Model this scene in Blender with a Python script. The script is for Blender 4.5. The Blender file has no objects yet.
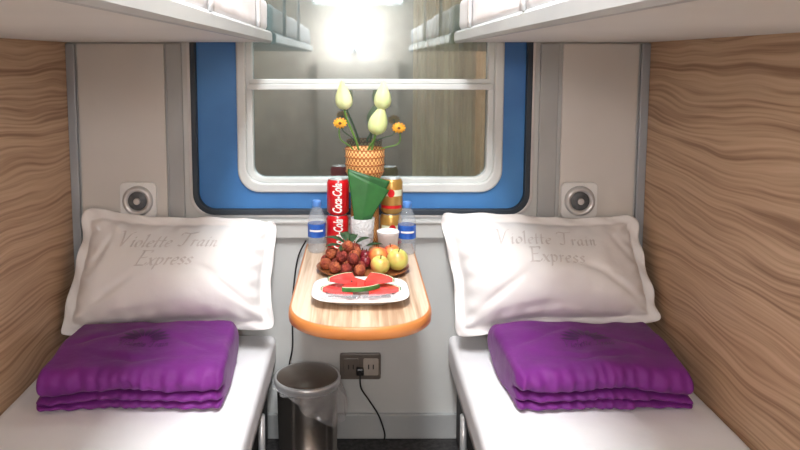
import bpy, bmesh, math, random
from mathutils import Vector, Matrix, noise
random.seed(4)
sc = bpy.context.scene
COL = sc.collection
try:
    sc.view_settings.view_transform = 'Standard'
except Exception: pass

def lin(c):
    return tuple(((v/255)/12.92 if v/255 <= .04045 else ((v/255+.055)/1.055)**2.4) for v in c)+(1,)

# ------------------------------------------------------------ materials
def mat(name, c, rough=.5, metal=0, c2=None, scale=8, stretch=(1,1,1), bump=0, bscale=60, trans=0, ior=1.45,
        emis=0, sheen=0, alpha=1, coat=0, distort=0, lo=.35, hi=.65, detail=4, sss=0):
    m = bpy.data.materials.new(name); m.use_nodes = True
    n = m.node_tree.nodes; l = m.node_tree.links
    b = n['Principled BSDF']
    b.inputs['Roughness'].default_value = rough
    b.inputs['Metallic'].default_value = metal
    b.inputs['IOR'].default_value = ior
    b.inputs['Transmission Weight'].default_value = trans
    b.inputs['Alpha'].default_value = alpha
    b.inputs['Coat Weight'].default_value = coat
    b.inputs['Sheen Weight'].default_value = sheen
    b.inputs['Subsurface Weight'].default_value = sss
    if sss: b.inputs['Subsurface Scale'].default_value = .01
    if c2 is None: c2 = tuple(v*.94 for v in c)
    tc = n.new('ShaderNodeTexCoord'); mp = n.new('ShaderNodeMapping')
    mp.inputs['Scale'].default_value = stretch
    l.new(tc.outputs['Object'], mp.inputs['Vector'])
    nz = n.new('ShaderNodeTexNoise'); nz.inputs['Scale'].default_value = scale
    nz.inputs['Detail'].default_value = detail; nz.inputs['Distortion'].default_value = distort
    l.new(mp.outputs[0], nz.inputs['Vector'])
    r = n.new('ShaderNodeValToRGB'); r.color_ramp.elements[0].position = lo; r.color_ramp.elements[1].position = hi
    r.color_ramp.elements[0].color = lin(c2); r.color_ramp.elements[1].color = lin(c)
    l.new(nz.outputs['Fac'], r.inputs['Fac']); l.new(r.outputs[0], b.inputs['Base Color'])
    if emis:
        b.inputs['Emission Color'].default_value = lin(c); b.inputs['Emission Strength'].default_value = emis
    if bump:
        n2 = n.new('ShaderNodeTexNoise'); n2.inputs['Scale'].default_value = bscale; n2.inputs['Detail'].default_value = 3
        l.new(tc.outputs['Object'], n2.inputs['Vector'])
        bp = n.new('ShaderNodeBump'); bp.inputs['Strength'].default_value = bump; bp.inputs['Distance'].default_value = .01
        l.new(n2.outputs['Fac'], bp.inputs['Height']); l.new(bp.outputs[0], b.inputs['Normal'])
    return m

def wood(name, cs, stretch, fine, rough=.4, seed=0, fw=.45, lo=.38, hi=.62, wdist=.9, fdist=.6):
    m = bpy.data.materials.new(name); m.use_nodes = True
    n = m.node_tree.nodes; l = m.node_tree.links; b = n['Principled BSDF']
    b.inputs['Roughness'].default_value = rough
    tc = n.new('ShaderNodeTexCoord')
    def nz(st, sc_, det, dist):
        mp = n.new('ShaderNodeMapping'); mp.inputs['Scale'].default_value = st; mp.inputs['Location'].default_value = (seed, seed*.7, seed*.3)
        l.new(tc.outputs['Object'], mp.inputs['Vector'])
        t = n.new('ShaderNodeTexNoise'); t.inputs['Scale'].default_value = sc_; t.inputs['Detail'].default_value = det
        t.inputs['Distortion'].default_value = dist
        l.new(mp.outputs[0], t.inputs['Vector']); return t
    a = nz(stretch, 1, 4, wdist); f = nz(fine, 1, 3, fdist)
    mx = n.new('ShaderNodeMix'); mx.data_type = 'FLOAT'; mx.inputs[0].default_value = fw
    l.new(a.outputs['Fac'], mx.inputs[2]); l.new(f.outputs['Fac'], mx.inputs[3])
    r = n.new('ShaderNodeValToRGB'); cr = r.color_ramp
    cr.elements[0].position = lo; cr.elements[1].position = hi
    cr.elements[0].color = lin(cs[0]); cr.elements[1].color = lin(cs[-1])
    e = cr.elements.new(lo+(hi-lo)*.33); e.color = lin(cs[1]); e = cr.elements.new(lo+(hi-lo)*.6); e.color = lin(cs[2])
    l.new(mx.outputs[0], r.inputs['Fac']); l.new(r.outputs[0], b.inputs['Base Color'])
    return m

def contour_wood():
    """laminate with fine continuous gently wavy lines"""
    m = bpy.data.materials.new('wall_wood'); m.use_nodes = True
    n = m.node_tree.nodes; l = m.node_tree.links; b = n['Principled BSDF']
    b.inputs['Roughness'].default_value = .4
    tc = n.new('ShaderNodeTexCoord')
    def nz(st, det, dist=0):
        mp = n.new('ShaderNodeMapping'); mp.inputs['Scale'].default_value = st
        l.new(tc.outputs['Object'], mp.inputs['Vector'])
        t = n.new('ShaderNodeTexNoise'); t.inputs['Scale'].default_value = 1; t.inputs['Detail'].default_value = det
        t.inputs['Distortion'].default_value = dist
        l.new(mp.outputs[0], t.inputs['Vector']); return t.outputs['Fac']
    def math_(op, a, b_):
        k = n.new('ShaderNodeMath'); k.operation = op
        for i, v in enumerate((a, b_)):
            if v is None: continue
            if isinstance(v, (int, float)): k.inputs[i].default_value = v
            else: l.new(v, k.inputs[i])
        return k.outputs[0]
    sep = n.new('ShaderNodeSeparateXYZ'); l.new(tc.outputs['Object'], sep.inputs[0])
    field = math_('ADD', sep.outputs['Z'], math_('MULTIPLY', nz((1,1.4,3.0),2), .16))
    lines = math_('ADD', math_('MULTIPLY', math_('SINE', math_('MULTIPLY', field, 430), None), .5), .5)
    lines2 = math_('ADD', math_('MULTIPLY', math_('SINE', math_('MULTIPLY', field, 157), None), .5), .5)
    comb = n.new('ShaderNodeCombineXYZ'); l.new(math_('MULTIPLY', sep.outputs['Y'], 1.1), comb.inputs[1]); l.new(math_('MULTIPLY', field, 30), comb.inputs[2])
    bn = n.new('ShaderNodeTexNoise'); bn.inputs['Scale'].default_value = 1; bn.inputs['Detail'].default_value = 3; l.new(comb.outputs[0], bn.inputs['Vector'])
    comb2 = n.new('ShaderNodeCombineXYZ'); l.new(math_('MULTIPLY', sep.outputs['Y'], 2.4), comb2.inputs[1]); l.new(math_('MULTIPLY', field, 130), comb2.inputs[2])
    fn_ = n.new('ShaderNodeTexNoise'); fn_.inputs['Scale'].default_value = 1; fn_.inputs['Detail'].default_value = 3; l.new(comb2.outputs[0], fn_.inputs['Vector'])
    v = math_('ADD', math_('ADD', math_('MULTIPLY', lines, .07), math_('MULTIPLY', lines2, .08)), math_('ADD', math_('MULTIPLY', bn.outputs['Fac'], .50), math_('MULTIPLY', fn_.outputs['Fac'], .44)))
    r = n.new('ShaderNodeValToRGB'); cr = r.color_ramp
    cr.elements[0].position = .40; cr.elements[0].color = lin((146,112,84))
    cr.elements[1].position = .70; cr.elements[1].color = lin((208,178,148))
    e = cr.elements.new(.49); e.color = lin((176,143,113)); e = cr.elements.new(.57); e.color = lin((194,162,130))
    l.new(v, r.inputs['Fac']); l.new(r.outputs[0], b.inputs['Base Color'])
    return m

M = {}
M['wood'] = contour_wood()
M['table'] = wood('table_wood', [(178,146,118),(202,174,146),(216,190,164),(226,204,180)], (18,1.2,1), (80,3,1), .25, 3)
M['edge'] = mat('table_edge', (208,136,76), .35, c2=(184,112,58), scale=6)
M['wallp'] = mat('wall_paint', (200,202,200), .5, c2=(190,192,190), scale=3)
M['panel'] = mat('cream_panel', (214,211,206), .45, c2=(206,203,198), scale=2)
M['trim'] = mat('grey_trim', (172,175,174), .4, c2=(160,163,164), scale=4)
M['steel'] = mat('steel', (168,174,180), .35, .15, scale=5)
M['alum'] = mat('aluminium', (210,211,212), .3, .55, scale=5)
M['dark'] = mat('dark_rubber', (48,58,68), .6, scale=20)
M['black'] = mat('black_plastic', (30,28,28), .35, scale=20)
M['grille'] = mat('grille_grey', (92,94,96), .4, scale=60, c2=(60,62,64))
M['spk'] = mat('speaker_plate', (236,237,236), .35, scale=10)
M['under'] = mat('berth_shade_dark', (40,40,44), .6, scale=8)  # near-black colour that carries the shade below the berths
M['sock'] = mat('socket_plate', (104,96,88), .35, scale=20)
M['sockw'] = mat('socket_insert', (172,164,154), .4, scale=20)
M['blue'] = mat('blue_paint', (72,132,192), .28, c2=(56,112,174), scale=3)
M['whitef'] = mat('white_frame', (208,212,210), .4, c2=(194,198,197), scale=5)
M['sheet'] = mat('white_sheet', (238,238,240), .8, c2=(233,233,236), scale=4, bump=.12, bscale=25)
M['pillow'] = mat('pillow_cotton', (240,238,237), .85, c2=(236,234,233), scale=5, bump=.25, bscale=16)
M['emb'] = mat('pillow_lettering_shaded', (222,216,214), .6, scale=30)  # white letters greyed so the emboss shading sits in their colour
M['purple'] = mat('purple_quilt', (116,30,128), .65, c2=(100,20,112), scale=7, sheen=.08, bump=.55, bscale=14)
M['purpled'] = mat('purple_embroidery', (70,10,84), .4, scale=20)
M['bunk'] = mat('bunk_cream', (216,214,208), .5, c2=(208,206,200), scale=2)
M['floor'] = mat('floor_vinyl', (62,60,60), .5, c2=(30,29,30), scale=60, lo=.4, hi=.6)
M['ceil'] = mat('ceiling_paint', (225,222,216), .6, scale=3)
M['plate'] = mat('white_porcelain', (240,239,237), .15, c2=(234,233,231), coat=.5)
M['red'] = mat('red_can', (204,24,32), .3, c2=(190,18,26), coat=.3)
M['gold'] = mat('gold_can', (196,158,88), .3, .4, c2=(170,128,60))
M['whitel'] = mat('white_print', (245,242,238), .4)
M['labelblue'] = mat('blue_label', (30,76,164), .4, c2=(44,100,188), scale=50)
M['capblue'] = mat('blue_cap', (86,140,214), .4)
M['cup'] = mat('paper_cup', (244,243,241), .6)
M['leaf'] = mat('leaf_green', (38,98,46), .45, c2=(26,78,36), scale=14)
M['leaf2'] = mat('leaf_green_light', (46,108,50), .45, c2=(36,92,42), scale=14)
M['dleaf'] = mat('dark_leaf', (46,78,40), .45, c2=(28,54,28), scale=40)
M['stem'] = mat('stem_green', (92,130,58), .5, scale=30)
M['bud'] = mat('lotus_petal', (232,234,188), .5, c2=(202,216,146), scale=18, stretch=(1,1,.3), sss=.2)
M['yel'] = mat('yellow_petal', (236,180,50), .5, c2=(210,140,34), scale=60)
M['brownc'] = mat('brown_centre', (112,66,30), .8, scale=80)
M['lychee'] = mat('lychee_skin', (198,112,68), .75, c2=(146,64,46), scale=55, bump=1.0, bscale=180)
M['lychee2'] = mat('lychee_skin_dark', (164,66,50), .75, c2=(118,42,36), scale=55, bump=1.0, bscale=180)
M['apple'] = mat('apple_skin', (208,70,48), .3, c2=(222,168,90), scale=12, stretch=(1,1,.4), coat=.3, lo=.36, hi=.50)
M['gapple'] = mat('green_apple_skin', (200,198,104), .3, c2=(208,112,76), scale=9, lo=.36, hi=.50, coat=.3)
M['plum'] = mat('plum_skin', (134,34,42), .3, c2=(100,24,36), scale=10)
M['rind'] = mat('melon_rind', (68,120,52), .4, c2=(36,86,36), scale=30)
M['rindw'] = mat('melon_white', (226,228,196), .5)
M['tray'] = mat('wood_tray', (150,92,52), .4, c2=(120,70,38), scale=12)
M['chrome'] = mat('bin_steel', (170,164,158), .24, .9, c2=(150,144,138))
M['binlid'] = mat('bin_lid', (116,104,94), .3, .5, c2=(98,88,80), scale=4)
M['blackm'] = mat('black_print', (40,40,46), .5)
M['tube'] = mat('tube_glow', (252,252,255), .5, emis=14)
M['globe'] = mat('globe_glow', (252,252,255), .5, emis=335)
M['tube2'] = mat('tube_lamp_glow', (252,252,255), .5, emis=50)
M['door'] = mat('door_laminate', (184,174,162), .5, c2=(170,160,148))
M['curtain'] = mat('curtain_cloth', (206,188,146), .8, c2=(176,156,114), scale=12, stretch=(3,3,.3))
M['night'] = mat('exterior_wall', (104,114,108), .8, c2=(60,68,66), scale=1.6, detail=3)
def translucent(name, c, a, rough):
    m = mat(name, c, rough); b = m.node_tree.nodes['Principled BSDF']; b.inputs['Alpha'].default_value = a; return m
M['clear'] = translucent('clear_plastic', (206,218,228), .24, .06)
M['glassc'] = mat('crystal_glass', (240,241,242), .08, trans=.3, ior=1.4, bump=1.0, bscale=90)
M['bag'] = translucent('plastic_bag', (226,226,228), .27, .1)
M['film'] = translucent('cling_film', (235,235,240), .28, .08)
def glassmat():
    m = bpy.data.materials.new('window_glass'); m.use_nodes = True
    n = m.node_tree.nodes; l = m.node_tree.links
    n.remove(n['Principled BSDF']); out = n['Material Output']
    t = n.new('ShaderNodeBsdfTransparent'); t.inputs[0].default_value = (.70,.77,.78,1)
    g = n.new('ShaderNodeBsdfGlossy'); g.inputs['Roughness'].default_value = .03; g.inputs['Color'].default_value = (.96,1,1,1)
    g2 = n.new('ShaderNodeBsdfGlossy'); g2.inputs['Roughness'].default_value = .22
    mg = n.new('ShaderNodeMixShader'); mg.inputs[0].default_value = .11
    l.new(g.outputs[0], mg.inputs[1]); l.new(g2.outputs[0], mg.inputs[2])
    mx = n.new('ShaderNodeMixShader')
    nz = n.new('ShaderNodeTexNoise'); nz.inputs['Scale'].default_value = 4; nz.inputs['Detail'].default_value = 4
    tc = n.new('ShaderNodeTexCoord'); l.new(tc.outputs['Object'], nz.inputs['Vector'])
    mr = n.new('ShaderNodeMapRange'); mr.inputs['To Min'].default_value = .17; mr.inputs['To Max'].default_value = .27
    l.new(nz.outputs['Fac'], mr.inputs['Value']); l.new(mr.outputs[0], mx.inputs[0])
    l.new(t.outputs[0], mx.inputs[1]); l.new(mg.outputs[0], mx.inputs[2]); l.new(mx.outputs[0], out.inputs['Surface'])
    return m
M['glass'] = glassmat()
def weave():
    m = mat('rattan_weave', (206,140,66), .6); n = m.node_tree.nodes; l = m.node_tree.links; b = n['Principled BSDF']
    tc = n.new('ShaderNodeTexCoord'); ck = n.new('ShaderNodeTexChecker'); ck.inputs['Scale'].default_value = 1
    sx = n.new('ShaderNodeMapping'); sx.inputs['Scale'].default_value = (60,60,1)
    l.new(tc.outputs['UV'], sx.inputs['Vector']); l.new(sx.outputs[0], ck.inputs['Vector'])
    ck.inputs['Color1'].default_value = lin((240,190,124)); ck.inputs['Color2'].default_value = lin((168,100,50))
    l.new(ck.outputs['Color'], b.inputs['Base Color'])
    bp = n.new('ShaderNodeBump'); bp.inputs['Distance'].default_value = .003; l.new(ck.outputs['Fac'], bp.inputs['Height'])
    l.new(bp.outputs[0], b.inputs['Normal']); return m
M['weave'] = weave()
def flesh():
    m = mat('melon_flesh', (232,82,76), .25, c2=(218,58,58), scale=20, coat=.6); n = m.node_tree.nodes; l = m.node_tree.links
    b = n['Principled BSDF']; tc = n.new('ShaderNodeTexCoord'); v = n.new('ShaderNodeTexVoronoi'); v.inputs['Scale'].default_value = 60
    l.new(tc.outputs['Object'], v.inputs['Vector'])
    r = n.new('ShaderNodeValToRGB'); r.color_ramp.elements[0].position = .12; r.color_ramp.elements[1].position = .16
    l.new(v.outputs['Distance'], r.inputs['Fac'])
    mx = n.new('ShaderNodeMix'); mx.data_type = 'RGBA'
    old = b.inputs['Base Color'].links[0].from_socket
    l.new(r.outputs[0], mx.inputs[0]); mx.inputs[6].default_value = lin((50,20,18)); l.new(old, mx.inputs[7])
    l.new(mx.outputs[2], b.inputs['Base Color']); return m
M['flesh'] = flesh()

# ------------------------------------------------------------ helpers
def mesh(name, vs, fs, m, parent=None, smooth=True, uv=None, recalc=True):
    off = Vector(parent.location) if parent is not None else Vector((0,0,0))
    me = bpy.data.meshes.new(name); me.from_pydata([tuple(Vector(v)-off) for v in vs], [], fs); me.validate(); me.update()
    if recalc:
        bm = bmesh.new(); bm.from_mesh(me); bmesh.ops.recalc_face_normals(bm, faces=bm.faces); bm.to_mesh(me); bm.free()
    if smooth: me.polygons.foreach_set('use_smooth', [True]*len(me.polygons))
    if uv:
        ul = me.uv_layers.new(name='UVMap')
        for li, lp in enumerate(me.loops): ul.data[li].uv = uv[lp.vertex_index]
    ms = m if isinstance(m, (list,tuple)) else [m]
    for k in ms: me.materials.append(M[k])
    o = bpy.data.objects.new(name, me); COL.objects.link(o)
    if parent is not None: o.parent = parent
    return o
def info(o, label=None, cat=None, kind=None, group=None):
    if label: o['label'] = label
    if cat: o['category'] = cat
    if kind: o['kind'] = kind
    if group: o['group'] = group
    return o
def thing(name, loc, label, cat, kind=None, group=None):
    e = bpy.data.objects.new(name, None); e.empty_display_size = .05; e.location = loc; COL.objects.link(e)
    return info(e, label, cat, kind, group)
def center_mesh(o):
    me = o.data; xs=[v.co.x for v in me.vertices]; ys=[v.co.y for v in me.vertices]; zs=[v.co.z for v in me.vertices]
    c = Vector(((min(xs)+max(xs))/2,(min(ys)+max(ys))/2,min(zs))); me.transform(Matrix.Translation(-c)); o.location = c; return o
def bevel(o, w=.003, seg=2):
    md = o.modifiers.new('bevel','BEVEL'); md.width = w; md.segments = seg; md.limit_method = 'ANGLE'; return o
def boxd(b):
    x0,y0,z0,x1,y1,z1 = b
    return [(x0,y0,z0),(x1,y0,z0),(x1,y1,z0),(x0,y1,z0),(x0,y0,z1),(x1,y0,z1),(x1,y1,z1),(x0,y1,z1)], [(0,1,2,3),(4,5,6,7),(0,1,5,4),(1,2,6,5),(2,3,7,6),(3,0,4,7)]
def boxes(name, bs, m, parent=None, bev=.003):
    V=[];F=[]
    for b in bs:
        v,f = boxd(b); k=len(V); V+=v; F+=[tuple(i+k for i in q) for q in f]
    o = mesh(name,V,F,m,parent,smooth=False)
    if bev: bevel(o,bev)
    return o
def lathe(name, prof, c, m, parent=None, n=32, wob=None, smooth=True, cap=True):
    V=[];F=[];uv=[]
    L=[0]
    for i in range(1,len(prof)): L.append(L[-1]+math.hypot(prof[i][0]-prof[i-1][0],prof[i][1]-prof[i-1][1]))
    for i,(r,z) in enumerate(prof):
        for j in range(n):
            a=2*math.pi*j/n; rr=r*(1+(wob(a,z) if wob else 0))
            V.append((c[0]+rr*math.cos(a), c[1]+rr*math.sin(a), c[2]+z)); uv.append((j/n, L[i]/max(L[-1],1e-6)))
    for i in range(len(prof)-1):
        for j in range(n):
            F.append((i*n+j, i*n+(j+1)%n, (i+1)*n+(j+1)%n, (i+1)*n+j))
    if cap and prof[0][0] > 1e-3: F.append(tuple(range(n)))
    return mesh(name,V,F,m,parent,smooth,uv)
def catmull(p, k=8):
    p=[Vector(q) for q in p]; out=[]
    for i in range(len(p)-1):
        a=p[max(i-1,0)];b=p[i];c=p[i+1];d=p[min(i+2,len(p)-1)]
        for s in range(k):
            t=s/k; out.append(.5*((2*b)+(c-a)*t+(2*a-5*b+4*c-d)*t*t+(3*b-a-3*c+d)*t**3))
    out.append(p[-1]); return out
def tube(name, pts, r, m, parent=None, n=8, k=8, smooth_path=True, closed=False, rf=None):
    P = catmull(pts,k) if smooth_path else [Vector(q) for q in pts]
    V=[];F=[]; up=Vector((0,0,1)); prev=None
    for i,q in enumerate(P):
        t=(P[(i+1)%len(P)]-P[i-1]) if closed else (P[min(i+1,len(P)-1)]-P[max(i-1,0)])
        t.normalize()
        if prev is None:
            a = t.cross(up); 
            if a.length<.1: a=t.cross(Vector((1,0,0)))
        else: a = prev - t*prev.dot(t)
        a.normalize(); prev=a; b=t.cross(a)
        rr = r*(rf(i/(len(P)-1)) if rf else 1)
        for j in range(n):
            g=2*math.pi*j/n; V.append(q+a*rr*math.cos(g)+b*rr*math.sin(g))
    L=len(P)
    for i in range(L if closed else L-1):
        for j in range(n):
            F.append((i*n+j,i*n+(j+1)%n,((i+1)%L)*n+(j+1)%n,((i+1)%L)*n+j))
    if not closed: F.append(tuple(range(n))); F.append(tuple(range((L-1)*n,L*n)))
    return mesh(name,V,F,m,parent)
def rr_pts(x0,z0,x1,z1,r,k=8):
    out=[]
    for (cx,cz,a0) in ((x1-r,z1-r,0),(x0+r,z1-r,90),(x0+r,z0+r,180),(x1-r,z0+r,270)):
        for i in range(k+1):
            a=math.radians(a0+90*i/k); out.append((cx+r*math.cos(a),cz+r*math.sin(a)))
    return out
def ring(name, outer, inner, y0, y1, m, parent=None, bev=.003):
    A=rr_pts(*outer); B=rr_pts(*inner); n=len(A)
    V=[(x,y0,z) for x,z in A]+[(x,y0,z) for x,z in B]+[(x,y1,z) for x,z in A]+[(x,y1,z) for x,z in B]
    F=[]
    for i in range(n):
        j=(i+1)%n
        F+= [(i,j,n+j,n+i),(2*n+i,2*n+j,3*n+j,3*n+i),(i,j,2*n+j,2*n+i),(n+i,n+j,3*n+j,3*n+i)]
    o=mesh(name,V,F,m,parent,smooth=False)
    if bev: bevel(o,bev)
    return o
def slab(name, pts, y0, y1, m, parent=None, bev=.002):
    n=len(pts); V=[(x,y0,z) for x,z in pts]+[(x,y1,z) for x,z in pts]
    F=[tuple(range(n)),tuple(range(n,2*n))]+[(i,(i+1)%n,n+(i+1)%n,n+i) for i in range(n)]
    o=mesh(name,V,F,m,parent,smooth=False)
    if bev: bevel(o,bev)
    return o
def rbox_data(c, s, r, res=.012, disp=None):
    V=[];F=[];idx={}
    N=[max(2,int(2*s[i]/res)) for i in range(3)]
    def vid(i,j,k):
        key=(i,j,k)
        if key in idx: return idx[key]
        p=Vector(((2*i/N[0]-1)*s[0],(2*j/N[1]-1)*s[1],(2*k/N[2]-1)*s[2]))
        q=Vector([max(-(s[t]-r),min(s[t]-r,p[t])) for t in range(3)]); d=p-q
        if d.length>1e-9: p=q+d.normalized()*r
        p=p+Vector(c)
        if disp: p=disp(p,Vector(c))
        idx[key]=len(V); V.append(p); return idx[key]
    for ax in range(3):
        a,b=[t for t in range(3) if t!=ax]
        for side in (0,N[ax]):
            for i in range(N[a]):
                for j in range(N[b]):
                    f=[]
                    for (di,dj) in ((0,0),(1,0),(1,1),(0,1)):
                        k=[0,0,0]; k[ax]=side; k[a]=i+di; k[b]=j+dj; f.append(vid(*k))
                    F.append(tuple(f))
    return V,F
def rbox(name, parts, m, parent=None, disp=None, res=.012):
    V=[];F=[]
    for c,s,r in parts:
        v,f=rbox_data(c,s,r,res,disp); k=len(V); V+=v; F+=[tuple(i+k for i in q) for q in f]
    return mesh(name,V,F,m,parent)
def loft(name, rings, c, m, parent=None, e=2, n=48, cap=True):
    V=[];F=[]
    for a,b,z in rings:
        for j in range(n):
            t=2*math.pi*j/n; ct,st=math.cos(t),math.sin(t)
            V.append((c[0]+a*math.copysign(abs(ct)**(2/e),ct), c[1]+b*math.copysign(abs(st)**(2/e),st), c[2]+z))
    L=len(rings)
    for i in range(L-1):
        for j in range(n): F.append((i*n+j,i*n+(j+1)%n,(i+1)*n+(j+1)%n,(i+1)*n+j))
    if cap: F.append(tuple(range(n))); F.append(tuple(range((L-1)*n,L*n)))
    return mesh(name,V,F,m,parent)
def text2d(s, size, shear=0, ext=0, off=0):
    cu=bpy.data.curves.new('t','FONT'); cu.body=s; cu.size=size; cu.shear=shear; cu.align_x='CENTER'; cu.align_y='CENTER'
    cu.extrude=ext; cu.offset=off; cu.resolution_u=3
    o=bpy.data.objects.new('t',cu); COL.objects.link(o); dg=bpy.context.evaluated_depsgraph_get()
    me=bpy.data.meshes.new_from_object(o.evaluated_get(dg)); bpy.data.objects.remove(o)
    bm=bmesh.new(); bm.from_mesh(me); bmesh.ops.remove_doubles(bm,verts=bm.verts,dist=1e-6)
    for _ in range(2):
        es=[x for x in bm.edges if x.calc_length()>size*.22]
        if es: bmesh.ops.subdivide_edges(bm,edges=es,cuts=1)
    bmesh.ops.triangulate(bm,faces=bm.faces)
    vs=[v.co.copy() for v in bm.verts]; bm.verts.index_update(); fs=[tuple(v.index for v in f.verts) for f in bm.faces]; bm.free()
    bpy.data.meshes.remove(me); return vs,fs
def textmesh(name,s,size,fn,m,parent,shear=0,ext=0,off=0):
    v,f=text2d(s,size,shear,ext,off); return mesh(name,[fn(q) for q in v],f,m,parent,smooth=False)
PEN={
'V':(.78,[[(-.05,.93),(.06,1),(.16,.9),(.3,0)],[(.3,0),(.5,.62),(.62,.9),(.8,1)]]),
'i':(.2,[[(0,.42),(.08,.5),(.06,.06),(.13,0),(.2,.07)],[(.10,.70),(.12,.76)]]),
'o':(.4,[[(.2,.5),(.03,.32),(.06,.06),(.2,0),(.37,.18),(.34,.43),(.2,.5)]]),
'l':(.2,[[(0,.88),(.1,1),(.07,.1),(.13,0),(.21,.08)]]),
'e':(.36,[[(.04,.24),(.28,.30),(.32,.44),(.18,.5),(.03,.3),(.07,.05),(.2,0),(.35,.11)]]),
't':(.25,[[(.11,.85),(.07,.1),(.14,0),(.25,.09)],[(-.04,.49),(.25,.52)]]),
'T':(.70,[[(-.02,.80),(.05,.97),(.4,.93),(.82,1.02)],[(.42,.95),(.37,.15),(.25,0),(.08,.08)]]),
'r':(.28,[[(0,.44),(.07,.5),(.06,0)],[(.06,.3),(.17,.48),(.29,.44)]]),
'a':(.44,[[(.3,.45),(.18,.5),(.03,.28),(.07,.03),(.19,.02),(.31,.3)],[(.32,.5),(.3,.08),(.37,0),(.45,.08)]]),
'n':(.42,[[(0,.44),(.07,.5),(.06,0)],[(.06,.3),(.19,.48),(.29,.42),(.28,.08),(.35,0),(.43,.08)]]),
'E':(.56,[[(.1,.95),(.08,.5),(.06,.02)],[(-.02,.97),(.25,.96),(.52,.98),(.54,.84)],[(.08,.5),(.25,.5),(.42,.53)],[(-.04,.02),(.25,.03),(.5,.02),(.56,.17)]]),
'x':(.36,[[(-.02,.5),(.06,.46),(.26,.05),(.38,0)],[(.34,.5),(.18,.25),(.0,.01)]]),
'p':(.42,[[(0,.44),(.07,.5),(.05,-.3)],[(.06,.36),(.2,.5),(.36,.36),(.3,.06),(.16,0),(.06,.12)]]),
's':(.32,[[(.30,.42),(.18,.5),(.05,.4),(.14,.27),(.28,.14),(.18,0),(.0,.06)]]),
}
def penword(name,s,x0,y0,size,fn,m,parent,slant=.22,nib=.115,gap=.10,big=1.0,thick=.0030):
    V=[];F=[];x=0
    for k,ch in enumerate(s):
        w_,strokes=PEN[ch]; f=big if k==0 else 1
        for stt in strokes:
            pts=catmull([(a,b,0) for a,b in stt],6) if len(stt)>2 else [Vector((a,b,0)) for a,b in stt]
            b0=len(V)
            for p in pts:
                for sg in (-1,1):
                    px=(x+p.x*f+sg*nib*.5*math.cos(.7)); py=(p.y*f+sg*nib*.5*math.sin(.7))
                    px+=slant*py
                    for zz in (0,thick): V.append(fn(Vector((x0+px*size,y0+py*size,zz))))
            n=len(pts)
            for i in range(n-1):
                a=b0+4*i;b=a+4
                F+=[(a+1,a+3,b+3,b+1),(a,a+1,b+1,b),(a+2,b+2,b+3,a+3)]
            F+=[(b0,b0+2,b0+3,b0+1),(b0+4*n-4,b0+4*n-3,b0+4*n-1,b0+4*n-2)]
        x+=w_*f+gap
    return mesh(name,V,F,m,parent,smooth=False)
def penwidth(s,size,gap=.10,big=1.0):
    return size*(sum(PEN[c][0]*(big if k==0 else 1)+gap for k,c in enumerate(s))-gap)
def clone(src, loc, rot=(0,0,0)):
    e=src.copy(); COL.objects.link(e); e.location=loc; e.rotation_euler=rot
    for ch in list(src.children):
        c=ch.copy(); c.parent=e; c.matrix_parent_inverse=Matrix.Identity(4); COL.objects.link(c)
    return e

# ------------------------------------------------------------ shell
H=2.4; BW=2.3; X=.95; YF=-1.0
def st(o,label): return info(o,label,None,'structure')
st(boxes('floor',[(-X,YF,-.05,X,BW,0)],'floor',bev=0),'dark speckled vinyl train compartment floor')
st(boxes('ceiling',[(-X,YF,H,X,BW,H+.05)],'ceil',bev=0),'white painted compartment ceiling')
st(boxes('wall_left',[(-X-.05,YF,0,-X,BW,H)],'wood',bev=0),'wood-grain laminate partition wall beside the bunks')
st(boxes('wall_right',[(X,YF,0,X+.05,BW,H)],'wood',bev=0),'wood-grain laminate partition wall beside the bunks')
st(boxes('wall_front',[(-X-.05,YF-.05,0,X+.05,YF,H)],'door',bev=0),'pale brown laminate corridor wall')
WX0,WX1,WZ0,WZ1=-.548,.570,.782,1.76
st(ring('wall_back',(-X-.05,0,X+.05,H,.001),(WX0+.012,WZ0+.012,WX1-.012,WZ1-.012,.06),BW,BW+.06,'wallp',bev=0),'pale grey painted outer wall holding the window')
d=thing('door_1',(0,YF+.03,0),'brown sliding compartment door','door','structure'); del d['category']
boxes('door_leaf',[(-.33,YF+.001,0,.33,YF+.03,1.3)],'door',d)
tube('handle',[(.26,YF+.03,.95),(.26,YF+.06,.96),(.26,YF+.06,1.1),(.26,YF+.03,1.11)],.008,'alum',d)
st(boxes('trim_1',[(-.915,BW-.010,.30,-.632,BW,1.348)],'panel'),'cream raised wall panel beside the window')
st(boxes('trim_2',[(.668,BW-.010,.30,.915,BW,1.348)],'panel'),'cream raised wall panel beside the window')
st(boxes('trim_3',[(-.95,BW-.016,.0,-.922,BW,1.348)],'steel'),'narrow grey metal corner strip')
st(boxes('trim_4',[(.922,BW-.016,.0,.95,BW,1.348)],'steel'),'narrow grey metal corner strip')
st(boxes('trim_5',[(-.625,BW-.014,.30,-.575,BW,1.348)],'trim'),'grey vertical strip at the window edge')
st(boxes('trim_6',[(.595,BW-.014,.30,.655,BW,1.348)],'trim'),'grey vertical strip at the window edge')
st(boxes('trim_7',[(-.63,BW-.022,.705,.64,BW,.762),(-.63,BW-.03,.756,.64,BW,.768)],'wallp'),'pale grey horizontal ledge under the window')
st(boxes('baseboard_back',[(-.95,BW-.016,0,.95,BW,.088)],'trim'),'grey metal baseboard under the table')

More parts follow.
